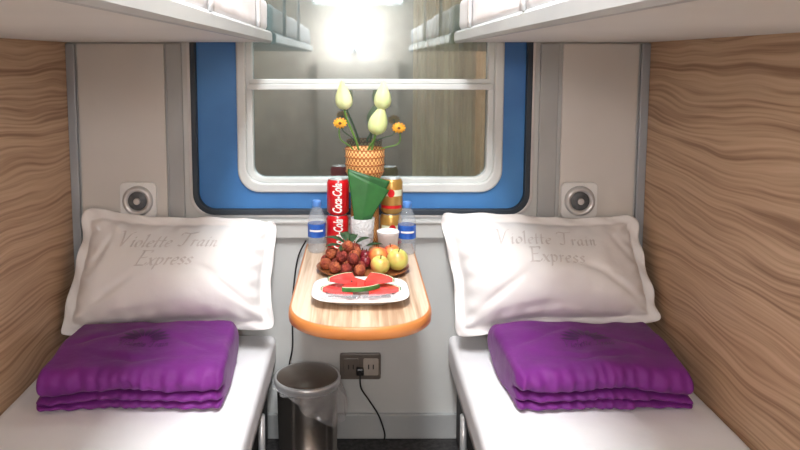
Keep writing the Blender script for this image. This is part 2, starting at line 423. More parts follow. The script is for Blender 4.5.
# ------------------------------------------------------------ window
w=thing('window_1',(.01,BW,WZ0),'blue-framed train window with white divided sash',None,'structure')
ring('rubber_gasket',(WX0,WZ0,WX1,WZ1,.07),(WX0+.018,WZ0+.018,WX1-.018,WZ1-.018,.055),BW-.012,BW+.02,'dark',w)
ring('metal_bead',(WX0-.010,WZ0-.010,WX1+.010,WZ1+.010,.075),(WX0,WZ0,WX1,WZ1,.07),BW-.007,BW+.02,'alum',w,.002)
ring('blue_surround',(WX0+.012,WZ0+.012,WX1-.012,WZ1-.012,.06),(-.395,.865,.475,1.70,.07),BW+.010,BW+.055,'blue',w,.006)
ring('outer_frame',(-.40,.855,.48,1.705,.075),(-.370,.886,.450,1.68,.055),BW+.000,BW+.05,'whitef',w,.006)
ring('inner_frame',(-.372,.884,.452,1.684,.055),(-.350,.902,.430,1.665,.040),BW+.018,BW+.052,'whitef',w,.004)
boxes('sash_bar',[(-.365,BW+.010,1.197,.445,BW+.03,1.216),(-.36,BW+.016,1.216,.44,BW+.034,1.232)],'whitef',w)
slab('glass_pane',rr_pts(-.360,.893,.440,1.67,.04),BW+.040,BW+.044,'glass',w,0)
st(boxes('wall_exterior',[(-2.2,BW+.9,-.05,2.2,BW+.95,2.6)],'night',bev=0),'weathered grey-green station wall outside')
V=[];F=[]; nx=90
for i in range(nx+1):
    x=.19+.25*i/nx
    for z in (.86,1.2,1.5,1.78):
        V.append((x,BW+.12+.020*math.sin(i*.42)+.008*math.sin(i*1.1+z),z))
for i in range(nx):
    for j in range(3): F.append((i*4+j,(i+1)*4+j,(i+1)*4+j+1,i*4+j+1))
info(mesh('curtain',V,F,'curtain'),'pale tan pleated curtain hanging behind the window glass','curtain')
o=tube('curtain_rod',[(-.6,BW+.12,1.78),(.6,BW+.12,1.78)],.008,'alum',smooth_path=False)
info(o,'thin metal rod carrying the window curtain','curtain rod')

# ------------------------------------------------------------ wall speakers
def device(x,lbl):
    t=thing('wall_speaker',(x,BW-.02,.775),lbl,'speaker',group='round wall speakers')
    slab('plate',rr_pts(x-.060,.773,x+.060,.893,.018),BW-.020,BW-.010,'spk',t)
    V=[];F=[];n=40
    prof=[(.050,.0),(.050,.010),(.045,.018),(.036,.019),(.031,.010)]
    for r,y in prof:
        for j in range(n):
            a=2*math.pi*j/n; V.append((x+r*math.cos(a),BW-.018-y,.832+r*math.sin(a)))
    for i in range(len(prof)-1):
        for j in range(n): F.append((i*n+j,i*n+(j+1)%n,(i+1)*n+(j+1)%n,(i+1)*n+j))
    mesh('bezel',V,F,'alum',t)
    V=[(x,BW-.032,.832)]
    for r,y in ((.012,.031),(.022,.029),(.032,.026)):
        for j in range(n):
            a=2*math.pi*j/n; V.append((x+r*math.cos(a),BW-y,.832+r*math.sin(a)))
    F=[(0,1+j,1+(j+1)%n) for j in range(n)]
    for i in range(2):
        for j in range(n): F.append((1+i*n+j,1+i*n+(j+1)%n,1+(i+1)*n+(j+1)%n,1+(i+1)*n+j))
    mesh('grille',V,F,'grille',t)
    lath=[(.011*math.cos(2*math.pi*k/20)+x,.832+.011*math.sin(2*math.pi*k/20)) for k in range(20)]
    slab('centre_knob',lath,BW-.040,BW-.030,'alum',t,.002)
device(-.727,'round silver speaker on white square plate above the pillow')
device(.732,'round silver speaker on white square plate above the pillow')

# ------------------------------------------------------------ lower bunks
def sheetdisp(p,c):
    k=noise.noise(Vector((p.x*5,p.y*4,0)))*.004+noise.noise(Vector((p.x*14,p.y*9,3)))*.002
    return p+Vector((0,0,k if p.z>c.z else 0))
def lower(x0,x1,inner):
    t=thing('lower_bunk',((x0+x1)/2,1.3,0),'low sleeper berth with white sheeted mattress','bed',group='lower berths')
    rbox('mattress',[(((x0+x1)/2,1.295,.318),((x1-x0)/2,1.0,.052),.02)],'sheet',t,sheetdisp,.014)
    boxes('frame',[(x0+.01,.3,.236,x1-.01,2.28,.266)],'steel',t)
    s=1 if inner>0 else -1
    for yy in (.5,2.0):
        for off in (.012,.55):
            tube('leg',[(inner+s*off,yy,0),(inner+s*off,yy,.236)],.011,'alum',t,smooth_path=False)
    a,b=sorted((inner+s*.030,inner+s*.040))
    boxes('under_berth_shade',[(a,.32,.0,b,2.27,.236)],'under',t,0)  # dark sheet added in place of the shade under the berth
    return t
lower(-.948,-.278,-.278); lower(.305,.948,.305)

# ------------------------------------------------------------ upper bunks
def upper(x0,x1,s):
    xi = x1 if s<0 else x0
    t=thing('upper_bunk',((x0+x1)/2,1.3,1.35),'cream-panelled upper sleeper berth with white mattress','bed',group='upper berths')
    pa,pb=(x0,x1-.0185) if s<0 else (x0+.0185,x1)
    boxes('platform',[(pa,.35,1.352,pb,2.29,1.37)],'bunk',t,0)
    P=[(0,1.349),(.012,1.349),(.018,1.356),(.018,1.380),(.010,1.388),(0,1.388)]
    n=len(P); V=[];sg=-s
    for y in (.35,2.29): V+=[(xi+sg*(a-.018),y,z) for a,z in P]
    F=[tuple(range(n)),tuple(range(n,2*n))]+[(i,(i+1)%n,n+(i+1)%n,n+i) for i in range(n)]
    mesh('edge_rail',V,F,'trim',t,False)
    mx0,mx1=(x0+.005,x1-.012) if s<0 else (x0+.012,x1-.005)
    def ud(p,c):
        k=noise.noise(Vector((p.x*6,p.y*5,4)))*.010
        return p+Vector((noise.noise(Vector((p.y*9,p.z*18,1)))*.003,0,k if p.z>c.z else 0))
    rbox('mattress',[(((mx0+mx1)/2,1.32,1.436),((mx1-mx0)/2,.95,.0475),.014)],'sheet',t,ud,.012)
    xr=xi+s*.002
    tube('safety_rail',[(xr,1.35,1.385),(xr,1.36,1.60),(xr,1.44,1.68),(xr,1.9,1.68),(xr,1.98,1.60),(xr,1.99,1.385)],.007,'alum',t)
    return t
upper(-.948,-.278,-1); upper(.312,.948,1)

# ------------------------------------------------------------ pillows
def pillow(c, lbl, seed, tu, tv):
    TL,TR,BR,BL=[Vector(q) for q in c]
    N=((TR-TL).cross(BL-TL)); N.normalize()
    if N.y>0: N=-N
    fl=.05
    def base(u,v):
        pu=.022*math.sin(math.pi*v)*(1-2*u); pv=.040*math.sin(math.pi*u)*(1-2*v)
        u2=u+pu+.005*math.sin(v*9+seed); v2=v+pv+.010*math.sin(u*10+seed)
        # softly rounded corners
        cu=(2*u-1);cv=(2*v-1); k=(abs(cu)*abs(cv))**10*.020
        u2-=k*cu; v2-=k*cv*1.4
        return (BL*(1-u2)+BR*u2)*(1-v2)+(TL*(1-u2)+TR*u2)*v2
    def hh(u,v):
        ia=max(0,(min(u,1-u)-fl)/(.5-fl)); ib=max(0,(min(v,1-v)-fl*1.6)/(.5-fl*1.6))
        f=(1-(1-ia)**2.3)*(1-(1-ib)**2.0)
        return f**.56
    def ruffle(u,v):
        e=min(u,1-u,v*.7,(1-v)*.7)
        return (1-min(1,e/fl))*(.009*math.sin((u*17+v*11)*2+seed)+.018*noise.noise(Vector((u*6,v*6,seed+4))))
    def front(u,v,o=0):
        h=hh(u,v)
        sag=1.0+.22*math.cos(math.pi*v)
        wr=noise.noise(Vector((u*3.5+seed,v*3,seed)))*.018*h+noise.noise(Vector((u*11+seed,v*4,seed*2)))*.009*h
        for k,(ca,cb,ang,ln,dp) in enumerate(((.2,.3,.6,.30,.012),(.8,.35,-.7,.28,.012),(.35,.16,.1,.3,.008),(.68,.5,-.3,.22,.007),(.14,.62,1.2,.2,.010),(.87,.7,-1.1,.2,.009))):
            dx=u-ca; dy=(v-cb)*.62
            al=dx*math.cos(ang)+dy*math.sin(ang); ac=-dx*math.sin(ang)+dy*math.cos(ang)
            wr-=dp*math.exp(-(al/ln)**2*4)*math.exp(-(ac/.020)**2)*min(1,h*1.6)
        du=min(u,1-u);dv=min(v,1-v); ang=math.atan2(dv+.001,du+.001)
        wr+=math.sin(ang*12+seed)*.011*math.exp(-((du*du+dv*dv)/.05))*(h**.5)
        wr+=.004*math.sin(u*60+seed)*math.exp(-((dv-.1)/.06)**2)*(h>0)+.004*math.sin(v*44+seed)*math.exp(-((du-.07)/.04)**2)*(h>0)
        return base(u,v)+N*(.003+.116*h*sag+wr+ruffle(u,v)+o)
    def back(u,v):
        return base(u,v)+N*(-.002-.03*hh(u,v)+ruffle(u,v))
    nu,nv=130,84; V=[];F=[]
    for fn in (front,back):
        for j in range(nv+1):
            for i in range(nu+1): V.append(fn(i/nu,j/nv))
    K=(nu+1)*(nv+1); id=lambda s,i,j:s*K+j*(nu+1)+i
    for s in (0,1):
        for j in range(nv):
            for i in range(nu): F.append((id(s,i,j),id(s,i+1,j),id(s,i+1,j+1),id(s,i,j+1)))
    for i in range(nu):
        F+=[(id(0,i,0),id(0,i+1,0),id(1,i+1,0),id(1,i,0)),(id(0,i,nv),id(0,i+1,nv),id(1,i+1,nv),id(1,i,nv))]
    for j in range(nv):
        F+=[(id(0,0,j),id(0,0,j+1),id(1,0,j+1),id(1,0,j)),(id(0,nu,j),id(0,nu,j+1),id(1,nu,j+1),id(1,nu,j))]
    t=thing('pillow',tuple(base(.5,0)),lbl,'pillow',group='white pillows')
    for q in V: q.y=min(q.y,BW-.012); q.x=max(-.947,min(.947,q.x))
    mesh('pillowcase',V,F,'pillow',t)
    Wd=(TR-TL).length; Hd=(TL-BL).length
    fn=lambda q:front(tu+q.x/Wd,tv+q.y/Hd,.0003+q.z)
    sz=.049; w1=penwidth('Violette',sz,.10,1.15); w2=penwidth('Train',sz,.10,1.15); sp=.022
    x0=-(w1+w2+sp)/2
    penword('embroidered_lettering','Violette',x0,0,sz,fn,'emb',t,big=1.15)
    penword('embroidered_lettering','Train',x0+w1+sp,0,sz,fn,'emb',t,big=1.15)
    sz=.052; w3=penwidth('Express',sz,.10,1.1)
    penword('embroidered_lettering','Express',-w3/2+.012,-.070,sz,fn,'emb',t,gap=.10,big=1.1)
    return t
pillow([(-.905,2.27,.812),(-.262,2.265,.776),(-.262,2.12,.452),(-.942,2.11,.425)],'plump white pillow with raised lettering leaning on the wall',1.3,.47,.70)
pillow([(.266,2.27,.805),(.920,2.265,.785),(.940,2.08,.485),(.306,2.11,.430)],'plump white pillow with raised lettering against wood wall',4.1,.48,.70)

# ------------------------------------------------------------ purple quilts
def quilt(x0,x1,y0,y1,seed,rot,taper,lbl,inner):
    """quilt folded double: one cross-section outline (fat stacked folds), run across the width"""
    cx=(x0+x1)/2; z0=.374; w=(x1-x0)/2; D=y1-y0
    def arc(cy,cz,ry,rz,a0,a1,k):
        return [(cy+ry*math.cos(math.radians(a0+(a1-a0)*i/k)),cz+rz*math.sin(math.radians(a0+(a1-a0)*i/k))) for i in range(k+1)]
    hb,ht=.050,.068
    O=[]
    nb=26
    O+=[(y1-.05-(D-.085)*i/nb,0) for i in range(nb+1)]
    O+=arc(y0+.032,hb*.25,.026,hb*.25,270,100,8)                           # thin bottom layer
    O+=[(y0+.036,hb*.51)]
    O+=arc(y0+.033,hb*.75,.030,hb*.25,260,100,8)                           # second thin layer
    O+=[(y0+.045,hb-.002),(y0+.06,hb-.0005)]
    O+=arc(y0+.036,hb+ht/2,.038,ht/2,262,90,18)                            # fat top roll
    O+=[(y0+.045+(D-.10)*i/nb,hb+ht) for i in range(nb+1)]
    O+=arc(y1-.055,(hb+ht)/2,.055,(hb+ht)/2,90,-90,18)[1:-1]
    NO=len(O); nx=72; V=[];F=[]
    def wpt(u,y,z):
        Y_=(y-(y0+y1)/2)/(D/2); hz=z/(hb+ht); fr=max(0,-Y_)
        x=cx+u*w
        puff=.010*(1-u*u)*(1-min(1,Y_*Y_)**2)
        k=noise.noise(Vector((x*5+seed,y*5,0)))*.009+noise.noise(Vector((x*13,y*13+seed,2)))*.007
        for (ax,ay,an,ln,dp) in ((-.5,.2,.5,.16,.006),(.55,-.1,-.6,.15,.006),(.1,-.55,.1,.2,.005),(-.3,-.5,-.3,.12,.005)):
            dx=x-cx-ax*w; dy=(Y_-ay)*D/2
            al=dx*math.cos(an)+dy*math.sin(an); ac=-dx*math.sin(an)+dy*math.cos(an)
            k-=dp*math.exp(-(al/ln)**2*3)*math.exp(-(ac/.012)**2)
        zz=z+(puff+.012*Y_+k)*hz
        zz+=(.008*u*inner+.005*math.sin(u*4+seed))*fr*math.sin(math.pi*min(1,max(0,hz)))
        pk=.0035*math.sin(u*46+seed+3*math.sin(u*5))*fr**3
        yy=y+noise.noise(Vector((x*4,z*10,seed+3)))*.012+noise.noise(Vector((x*22,z*26,seed)))*.006*(1+fr)+pk
        xx=cx+(u*w)*(1+taper*Y_)+noise.noise(Vector((y*8,z*18,seed)))*.008
        p=Vector((xx,yy,z0+max(zz,0)))
        c_=Vector((cx,(y0+y1)/2,0)); q=Matrix.Rotation(rot,4,'Z')@(p-c_)
        return q+c_
    us=[(-1+.085*(1-math.cos(math.pi/2*i/9)),math.sin(math.pi/2*i/9)) for i in range(10)]
    mid=[(-.915+1.83*i/nx,1) for i in range(1,nx)]
    stn=us+mid+[(-a,b) for a,b in reversed(us)]
    for u,sc_ in stn:
        for (y,z) in O:
            lay = hb/2 if z<hb-.004 or (z<=hb and y<y0+.07) else hb+ht/2
            if y>y1-.056: lay=(hb+ht)/2
            t_=.30+.70*sc_
            yc=(y0+y1)/2
            zz=lay+(z-lay)*t_
            if z<=.001: zz=lay*(1-t_)*.8
            yy=yc+(y-yc)*(1-.13*(1-sc_))
            V.append(wpt(u,yy,zz))
    S=len(stn)
    for s in range(S-1):
        for j in range(NO):
            F.append((s*NO+j,s*NO+(j+1)%NO,(s+1)*NO+(j+1)%NO,(s+1)*NO+j))
    F.append(tuple(range(NO))); F.append(tuple(range((S-1)*NO,S*NO)))
    t=thing('folded_quilt',(cx,(y0+y1)/2,z0),lbl,'quilt',group='purple quilts')
    mesh('quilt_cloth',V,F,'purple',t)
    cy=(y0+y1)/2
    def place(px,py,o=.0):
        p=wpt(px/w,cy+py,hb+ht); p.z+=.0014+o; return p
    ex,ey=(.0,.000)
    for k in range(9):
        a=math.radians(-84+21*k); L=.054 if k in (3,4,5) else .050
        V=[];F=[];n=9
        for i in range(n+1):
            tt=i/n; wd=.0072*math.sin(math.pi*tt)**.8
            for sd in (-1,1):
                lx=math.sin(a)*L*(.22+.78*tt)*1.5+math.cos(a)*wd*sd; ly=math.cos(a)*L*(.22+.78*tt)-math.sin(a)*wd*sd*.7
                V.append(place(ex+lx,ey+ly*1.25,.0006+.0005*(k%2)))
        for i in range(n): F.append((2*i,2*i+1,2*i+3,2*i+2))
        mesh('embroidered_petal',V,F,'purpled',t)
    fn=lambda q:place(ex+q.x,ey-.036+q.y*1.4,q.z)
    sz=.022; w1=penwidth('Violette',sz); w2=penwidth('Train',sz); x0_=-(w1+w2+.01)/2
    penword('embroidered_lettering','Violette',x0_,0,sz,fn,'purpled',t,nib=.10,thick=.0006)
    penword('embroidered_lettering','Train',x0_+w1+.010,0,sz,fn,'purpled',t,nib=.10,thick=.0006)
    return t
quilt(-.846,-.362,1.750,2.100,2,math.radians(1.5),-.015,'folded purple quilt with embroidered flower emblem beside inner berth edge',1)
quilt(.408,.886,1.750,2.100,7,math.radians(1.5),.02,'folded purple quilt with embroidered flower emblem against the wood wall',-1)

# ------------------------------------------------------------ table
TZ=.69; tx0,tx1=-.170,.180; ty0=1.53
tc_=((tx0+tx1)/2); hw=(tx1-tx0)/2
out=[(tx0,2.27)]
for i in range(33):
    a=math.pi+math.pi*i/32; out.append((tc_+hw*math.copysign(abs(math.cos(a))**.88,math.cos(a)), ty0+.160+.160*-abs(math.sin(a))**.88))
out.append((tx1,2.27))
t=thing('fold_down_table',(tc_,2.25,TZ-.03),'wood-grain table with rounded orange-tan edge fixed under window','table')
n=len(out)
def inset(p,k):
    return (tc_+(p[0]-tc_)*(1-k/hw), p[1]+ (k if p[1]<1.7 else 0))
ins=[inset(p,.005) for p in out]
V=[(x,y,TZ) for x,y in ins]+[(x,y,TZ-.026) for x,y in ins]
F=[tuple(range(n)),tuple(range(n,2*n))]+[(i,(i+1)%n,n+(i+1)%n,n+i) for i in range(n)]
mesh('table_top',V,F,'table',t,False)
V=[];prof=[(.006,-.0005),(.002,-.0008),(-.001,-.005),(-.002,-.015),(-.001,-.027),(.003,-.031),(.008,-.031)]
for k,z in prof: V+=[(inset(p,k)[0],inset(p,k)[1],TZ+z) for p in out]
F=[]
for i in range(len(prof)-1):
    for j in range(n-1): F.append((i*n+j,i*n+j+1,(i+1)*n+j+1,(i+1)*n+j))
mesh('edge_band',V,F,'edge',t)
boxes('wall_bracket',[(tx0+.02,2.262,TZ-.07,tx1-.02,2.276,TZ-.027)],'steel',t)
tube('support_strut',[(0.005,2.27,.50),(0.005,2.15,.56),(0.005,1.95,TZ-.03)],.009,'steel',t,smooth_path=False)

# ------------------------------------------------------------ things on table
E=.0008
def can(c,kind,lbl,cat,rot=0):
    t=thing('drink_can',c,lbl,cat,group='stacked drink cans')
    r=.0350
    lathe('can_body',[(.024,.0),(.027,.002),(r,.010),(r,.102),(.031,.110),(.0285,.1125)],c,'red' if kind=='red' else 'gold',t)
    lathe('can_lid',[(.0285,.1125),(.0285,.114),(.0265,.114),(.026,.1105),(.0001,.1105)],c,'alum',t)
    tube('pull_tab',[(c[0]-.008,c[1],c[2]+.1118),(c[0]+.010,c[1]-.003,c[2]+.1122),(c[0]+.010,c[1]+.004,c[2]+.1122),(c[0]-.008,c[1],c[2]+.1118)],.0014,'alum',t,6)
    a0=-math.pi/2+rot
    if kind=='red':
        def fn(q):
            a=a0-q.y*1.9/r
            return Vector((c[0]+(r+.0007)*math.cos(a), c[1]+(r+.0007)*math.sin(a), c[2]+.056+q.x))
        textmesh('lettering','Coca-Cola',.0220,fn,'whitel',t,.25,0,.0006)
    else:
        n=24
        def pt(dx,z,o): 
            a=a0+dx/r; return (c[0]+(r+o)*math.cos(a),c[1]+(r+o)*math.sin(a),c[2]+z)
        def band(name,z0,z1,m_):
            V=[]
            for i in range(n+1):
                dx=-.04+.08*i/n; V.extend([pt(dx,z0,.0006),pt(dx,z1,.0006)])
            mesh(name,V,[(2*i,2*i+2,2*i+3,2*i+1) for i in range(n)],m_,t)
        band('cream_label',.060,.080,'rindw'); band('red_band',.020,.030,'red')
        V=[pt(0,.070,.0014)]+[pt(.011*math.cos(2*math.pi*i/n),.070+.013*math.sin(2*math.pi*i/n),.0014) for i in range(n)]
        mesh('badge',V,[(0,1+i,1+(i+1)%n) for i in range(n)],'red',t)
    return t
can((-.066,2.20,TZ+E),'red','red cola can with white script supporting another can','drink can',.15)
can((-.064,2.20,TZ+E+.1145),'red','red cola can with white script stacked on top','drink can',.0)
can((.106,2.215,TZ+E),'gold','gold beer can with red badge supporting another can','drink can',.1)
can((.108,2.215,TZ+E+.1145),'gold','gold beer can with red badge stacked on top','drink can',-.1)
def bottle(c,lbl):
    t=thing('water_bottle',c,lbl,'bottle',group='small water bottles')
    pr=[(.001,.003),(.018,.0),(.026,.003),(.028,.010)]
    z=.012
    while z<.048: pr+=[(.0285,z),(.0270,z+.005)]; z+=.009
    pr+=[(.0285,.052),(.0275,.055),(.0275,.095),(.0285,.098),(.028,.106),(.024,.122),(.017,.138),(.0115,.147),(.0110,.150)]
    lathe('bottle_body',pr,c,'clear',t)
    lathe('label',[(.0282,.052),(.0284,.054),(.0284,.092),(.0282,.094)],c,'labelblue',t,cap=False)
    lathe('cap',[(.0135,.148),(.014,.149),(.014,.163),(.0125,.166),(.0001,.166)],c,'capblue',t,24,lambda a,z:.03*math.sin(a*12) if z<.164 else 0)
    V=[];n=16
    for i in range(n+1):
        a=-math.pi/2-.8+1.6*i/n
        V+=[(c[0]+.0288*math.cos(a),c[1]+.0288*math.sin(a),c[2]+.071),(c[0]+.0288*math.cos(a),c[1]+.0288*math.sin(a),c[2]+.077)]
    mesh('label_stripe',V,[(2*i,2*i+2,2*i+3,2*i+1) for i in range(n)],'whitel',t)
bottle((-.130,2.163,TZ+E),'small clear water bottle with blue label beside red cans')
bottle((.153,2.145,TZ+E),'small clear water bottle with blue label beside gold cans')
c=(.092,2.098,TZ+E)
t=thing('paper_cup',c,'plain white lidded paper cup beside the crystal glass','cup')
lathe('cup_wall',[(.023,.0),(.0255,.0),(.033,.076),(.0345,.078),(.0335,.080),(.0001,.080)],c,'cup',t)
lathe('cup_lid',[(.0345,.0795),(.0345,.084),(.0300,.086),(.029,.083),(.0001,.083)],c,'cup',t)
c=(.014,2.128,TZ+E)
t=thing('crystal_glass',c,'cut crystal tumbler holding a folded lotus leaf','glass')
lathe('glass_wall',[(.0001,.001),(.026,.0),(.030,.006),(.034,.06),(.037,.118),(.0355,.119),(.032,.06),(.027,.014),(.0001,.012)],c,'glassc',t,40,lambda a,z:.025*math.sin(a*16+z*220) if z>.01 else 0)
boxes('folded_napkin',[(c[0]-.018,c[1]-.012,c[2]+.015,c[0]+.018,c[1]+.008,c[2]+.095)],'cup',t,.006)

bc=(.022,2.222,TZ+E)
t=thing('rattan_basket',bc,'tall orange woven rattan basket holding lotus flowers','basket')
lathe('woven_body',[(.0001,.002),(.042,.0),(.0455,.05),(.0455,.10),(.0455,.15),(.0455,.20),(.050,.229),(.060,.245),(.0615,.27),(.0625,.30),(.063,.322),(.061,.322),(.060,.29),(.056,.25),(.042,.22),(.040,.17)],bc,'weave',t,60)
# interlaced hoops on the visible flare
for zz,rr in ((.250,.0608),(.274,.0618),(.298,.0626),(.322,.0625)):
    tube('hoop',[(bc[0]+(rr+.0012*math.sin(a*3*math.pi/4))*math.cos(a*math.pi/24),bc[1]+(rr+.0012*math.sin(a*3*math.pi/4))*math.sin(a*math.pi/24),bc[2]+zz) for a in range(48)],.0020,'weave',t,6,1,False,True)
t=thing('lotus_leaf',(.016,2.13,.790),'large dark green lotus leaf folded into a pointed wrap','leaf')
def leafsheet(name,xl,xr,zt,zb,y_off,m_,bul):
    V=[];F=[];na,nz=20,14
    for j in range(nz+1):
        tt=j/nz
        for i in range(na+1):
            s=i/na; x=xl(tt)+(xr(tt)-xl(tt))*s; z=zb+tt*(zt(s)-zb)
            y=2.138+.022*tt+y_off*tt-bul*abs(1-abs(2*s-1))*(.3+.7*tt)
            V.append((x,y,z))
    for j in range(nz):
        for i in range(na): F.append((j*(na+1)+i,j*(na+1)+i+1,(j+1)*(na+1)+i+1,(j+1)*(na+1)+i))
    o=mesh(name,V,F,m_,t); md=o.modifiers.new('s','SOLIDIFY'); md.thickness=.0012; return o
leafsheet('leaf_back',lambda q:-.010-.022*q,lambda q:.038+.062*q,lambda s:.958-.040*s,.795,.0,'leaf',.010)
leafsheet('leaf_fold',lambda q:-.011-.022*q,lambda q:.032+.066*q,lambda s:.952-.062*s,.795,-.006,'leaf2',.010)

def lotus(x,z,tilt,sc_,lbl,sx):
    b=(bc[0]+sx,bc[1],bc[2]+.12)
    t=thing('lotus_bud',b,lbl,'flower',group='lotus buds in the basket')
    top=Vector((x,2.205,z)); d=Vector((tilt,0,1)).normalized(); LN=.100
    tube('stem',[b,(bc[0]+sx*1.3,bc[1]-.01,bc[2]+.3),tuple(top-d*.06),tuple(top-d*.030*sc_)],.0035,'stem',t)
    V=[];F=[];n=40;m_=18
    a1=d.cross(Vector((0,1,0))).normalized(); a2=d.cross(a1)
    def rad(tt): return .0285*(math.sin(math.pi*min(1,tt**.68))**.8)*(1-.35*tt)+.0005
    for i in range(m_+1):
        tt=i/m_; r=rad(tt)
        for j in range(n):
            a=2*math.pi*j/n; rr=r*(1+.07*abs(math.sin(a*2.5+tt*1.5))+.02*math.sin(a*5))*sc_
            V.append(top+d*(tt-.4)*LN*sc_+a1*rr*math.cos(a)+a2*rr*math.sin(a))
    for i in range(m_):
        for j in range(n): F.append((i*n+j,i*n+(j+1)%n,(i+1)*n+(j+1)%n,(i+1)*n+j))
    mesh('bud',V,F,'bud',t)
    for k in range(4):
        V=[];F=[]; a0=k*math.pi/2+.6
        for i in range(11):
            tt=i/10; r=rad(tt*.74+.01)*sc_*1.09+.0012
            for q in range(7):
                a=a0+(q-3)/3*.62*math.sin(math.pi*(.12+.85*tt))
                V.append(top+d*(tt*.76-.4)*LN*sc_+a1*r*math.cos(a)+a2*r*math.sin(a))
        for i in range(10):
            for q in range(6): F.append((i*7+q,i*7+q+1,(i+1)*7+q+1,(i+1)*7+q))
        mesh('outer_petal',V,F,'bud',t)
lotus(-.045,1.176,-.12,.94,'pale green closed lotus bud on a tall stem',-.012)
lotus(.078,1.176,.05,.94,'pale green closed lotus bud on a tall stem',.014)
lotus(.064,1.100,.25,1.05,'larger pale green lotus bud on a short stem',.006)
def daisy(x,z,lbl,sx):
    b=(bc[0]+sx,bc[1]-.012,bc[2]+.12); t=thing('yellow_flower',b,lbl,'flower',group='yellow flowers in the basket')
    top=Vector((x,2.19,z)); tube('stem',[b,(bc[0]+sx*1.3,bc[1]-.015,bc[2]+.3),tuple(top+Vector((0,.004,-.05))),tuple(top)],.0022,'stem',t)
    V=[];F=[]
    for lay,(R,dz_) in enumerate(((.022,.0),(.017,.006),(.011,.011))):
        for k in range(12):
            a=2*math.pi*(k+.5*lay)/12; s=len(V); wd=.0042
            ca,sa=math.cos(a),math.sin(a)
            for (rr,ww,zz) in ((.002,.4,0),(R*.6,1,.004),(R,.5,.001)):
                for sd in (-1,1):
                    V.append(top+Vector((ca*rr-sa*wd*ww*sd,-dz_-zz-.002,sa*rr*.8+ca*wd*ww*sd)))
            F+=[(s,s+1,s+3,s+2),(s+2,s+3,s+5,s+4)]
    mesh('petals',V,F,'yel',t)
    V=[];F=[];n=16
    for i in range(6):
        ph=i/5*math.pi/2
        for j in range(n):
            a=2*math.pi*j/n; V.append(top+Vector((.008*math.cos(ph)*math.cos(a),-.010-.007*math.sin(ph),.008*math.cos(ph)*math.sin(a))))
    for i in range(5):
        for j in range(n): F.append((i*n+j,i*n+(j+1)%n,(i+1)*n+(j+1)%n,(i+1)*n+j))
    mesh('flower_centre',V,F,'brownc',t)
daisy(-.056,1.098,'small orange-yellow flower on a thin stem',-.022)
daisy(.128,1.083,'small orange-yellow flower leaning outward',.024)

# ------------------------------------------------------------ fruit tray
tcx,tcy=.014,1.968
o=loft('fruit_tray',[(.10,.088,0),(.125,.108,.006),(.134,.117,.014),(.131,.114,.015),(.120,.103,.009),(.09,.08,.006)],(tcx,tcy,TZ+E),'tray')
info(center_mesh(o),'shallow brown oval tray under the fruit pile','tray')
def sphere_prof(R,dip=0,n=14):
    out=[]
    for i in range(n+1):
        ph=math.pi*i/n; r=R*math.sin(ph); z=-R*math.cos(ph)
        if dip: z+= (-dip*math.exp(-(r/(R*.3))**2) if i>n/2 else dip*.6*math.exp(-(r/(R*.3))**2))
        out.append((max(r,.0001),z+R))
    return out
base=TZ+E+.0075
Rl=.0168
pos=[]
for (ix,iy) in [(-.106,-.015),(-.106,.02),(-.079,-.052),(-.075,-.016),(-.076,.018),(-.074,.052),(-.045,-.070),(-.042,-.035),(-.042,-.001),(-.040,.033),(-.038,.067),(-.010,-.080),(-.008,-.046),(-.003,.070)]:
    pos.append((ix,iy,0))
for (ix,iy) in [(-.090,.002),(-.060,-.036),(-.059,-.002),(-.057,.033),(-.026,-.060),(-.025,-.025),(-.024,.012),(-.022,.048)]:
    pos.append((ix,iy,.0265))
for (ix,iy) in [(-.042,-.014)]: pos.append((ix,iy,.050))
protos=[]
for k,(ix,iy,iz) in enumerate(pos):
    c=(tcx+ix,tcy+iy,base+iz)
    if k<2:
        p_=thing('lychee',c,'round orange-brown lychee in the fruit pile' if k==0 else 'round dark reddish lychee in the fruit pile','fruit',group='lychees on the tray')
        lathe('lychee_skin',sphere_prof(Rl),c,'lychee' if k==0 else 'lychee2',p_,24,lambda a,z:.03*math.sin(a*9)*math.sin(z*700))
        tube('stem',[(c[0],c[1],c[2]+2*Rl-.001),(c[0]+.001,c[1],c[2]+2*Rl+.006)],.0015,'brownc',p_,6,2)
        protos.append(p_)
    else:
        clone(protos[1 if k%3==0 else 0],c,(random.uniform(-.1,.1),random.uniform(-.1,.1),random.uniform(0,6)))
def apple(c,m_,lbl,R=.033,rot=(0,0,0)):
    t=thing('apple' if m_!='plum' else 'plum',c,lbl,'fruit')
    lathe('skin',sphere_prof(R,R*.28,20),c,m_,t,28,lambda a,z:.025*math.sin(a*5+1)*(1 if z<R else .3))
    tube('stem',[(c[0],c[1],c[2]+2*R-R*.3),(c[0]+.002,c[1],c[2]+2*R+.004)],.0014,'brownc',t,6,3)
    t.rotation_euler=rot
apple((tcx+.095,tcy-.030,base+.004),'gapple','yellow-green apple with a faint blush',.031,(.15,.1,0))
apple((tcx+.045,tcy-.066,base+.002),'gapple','yellow-green apple at the tray edge',.027,(.15,-.1,1))
apple((tcx+.043,tcy-.006,base+.006),'apple','red and yellow striped apple in the pile',.029,(.1,.1,2))
apple((tcx+.089,tcy+.034,base+.004),'apple','red apple behind the green apple',.028,(.1,.1,4))
apple((tcx+.032,tcy+.056,base+.002),'apple','red-orange apple near the leaves',.024,(.3,-.2,3))
apple((tcx+.006,tcy-.012,base+.006),'plum','dark red plum among the lychees',.017,(.1,.1,0))
apple((tcx+.006,tcy+.026,base+.010),'plum','dark red plum near the leaves',.018,(.1,.1,0))
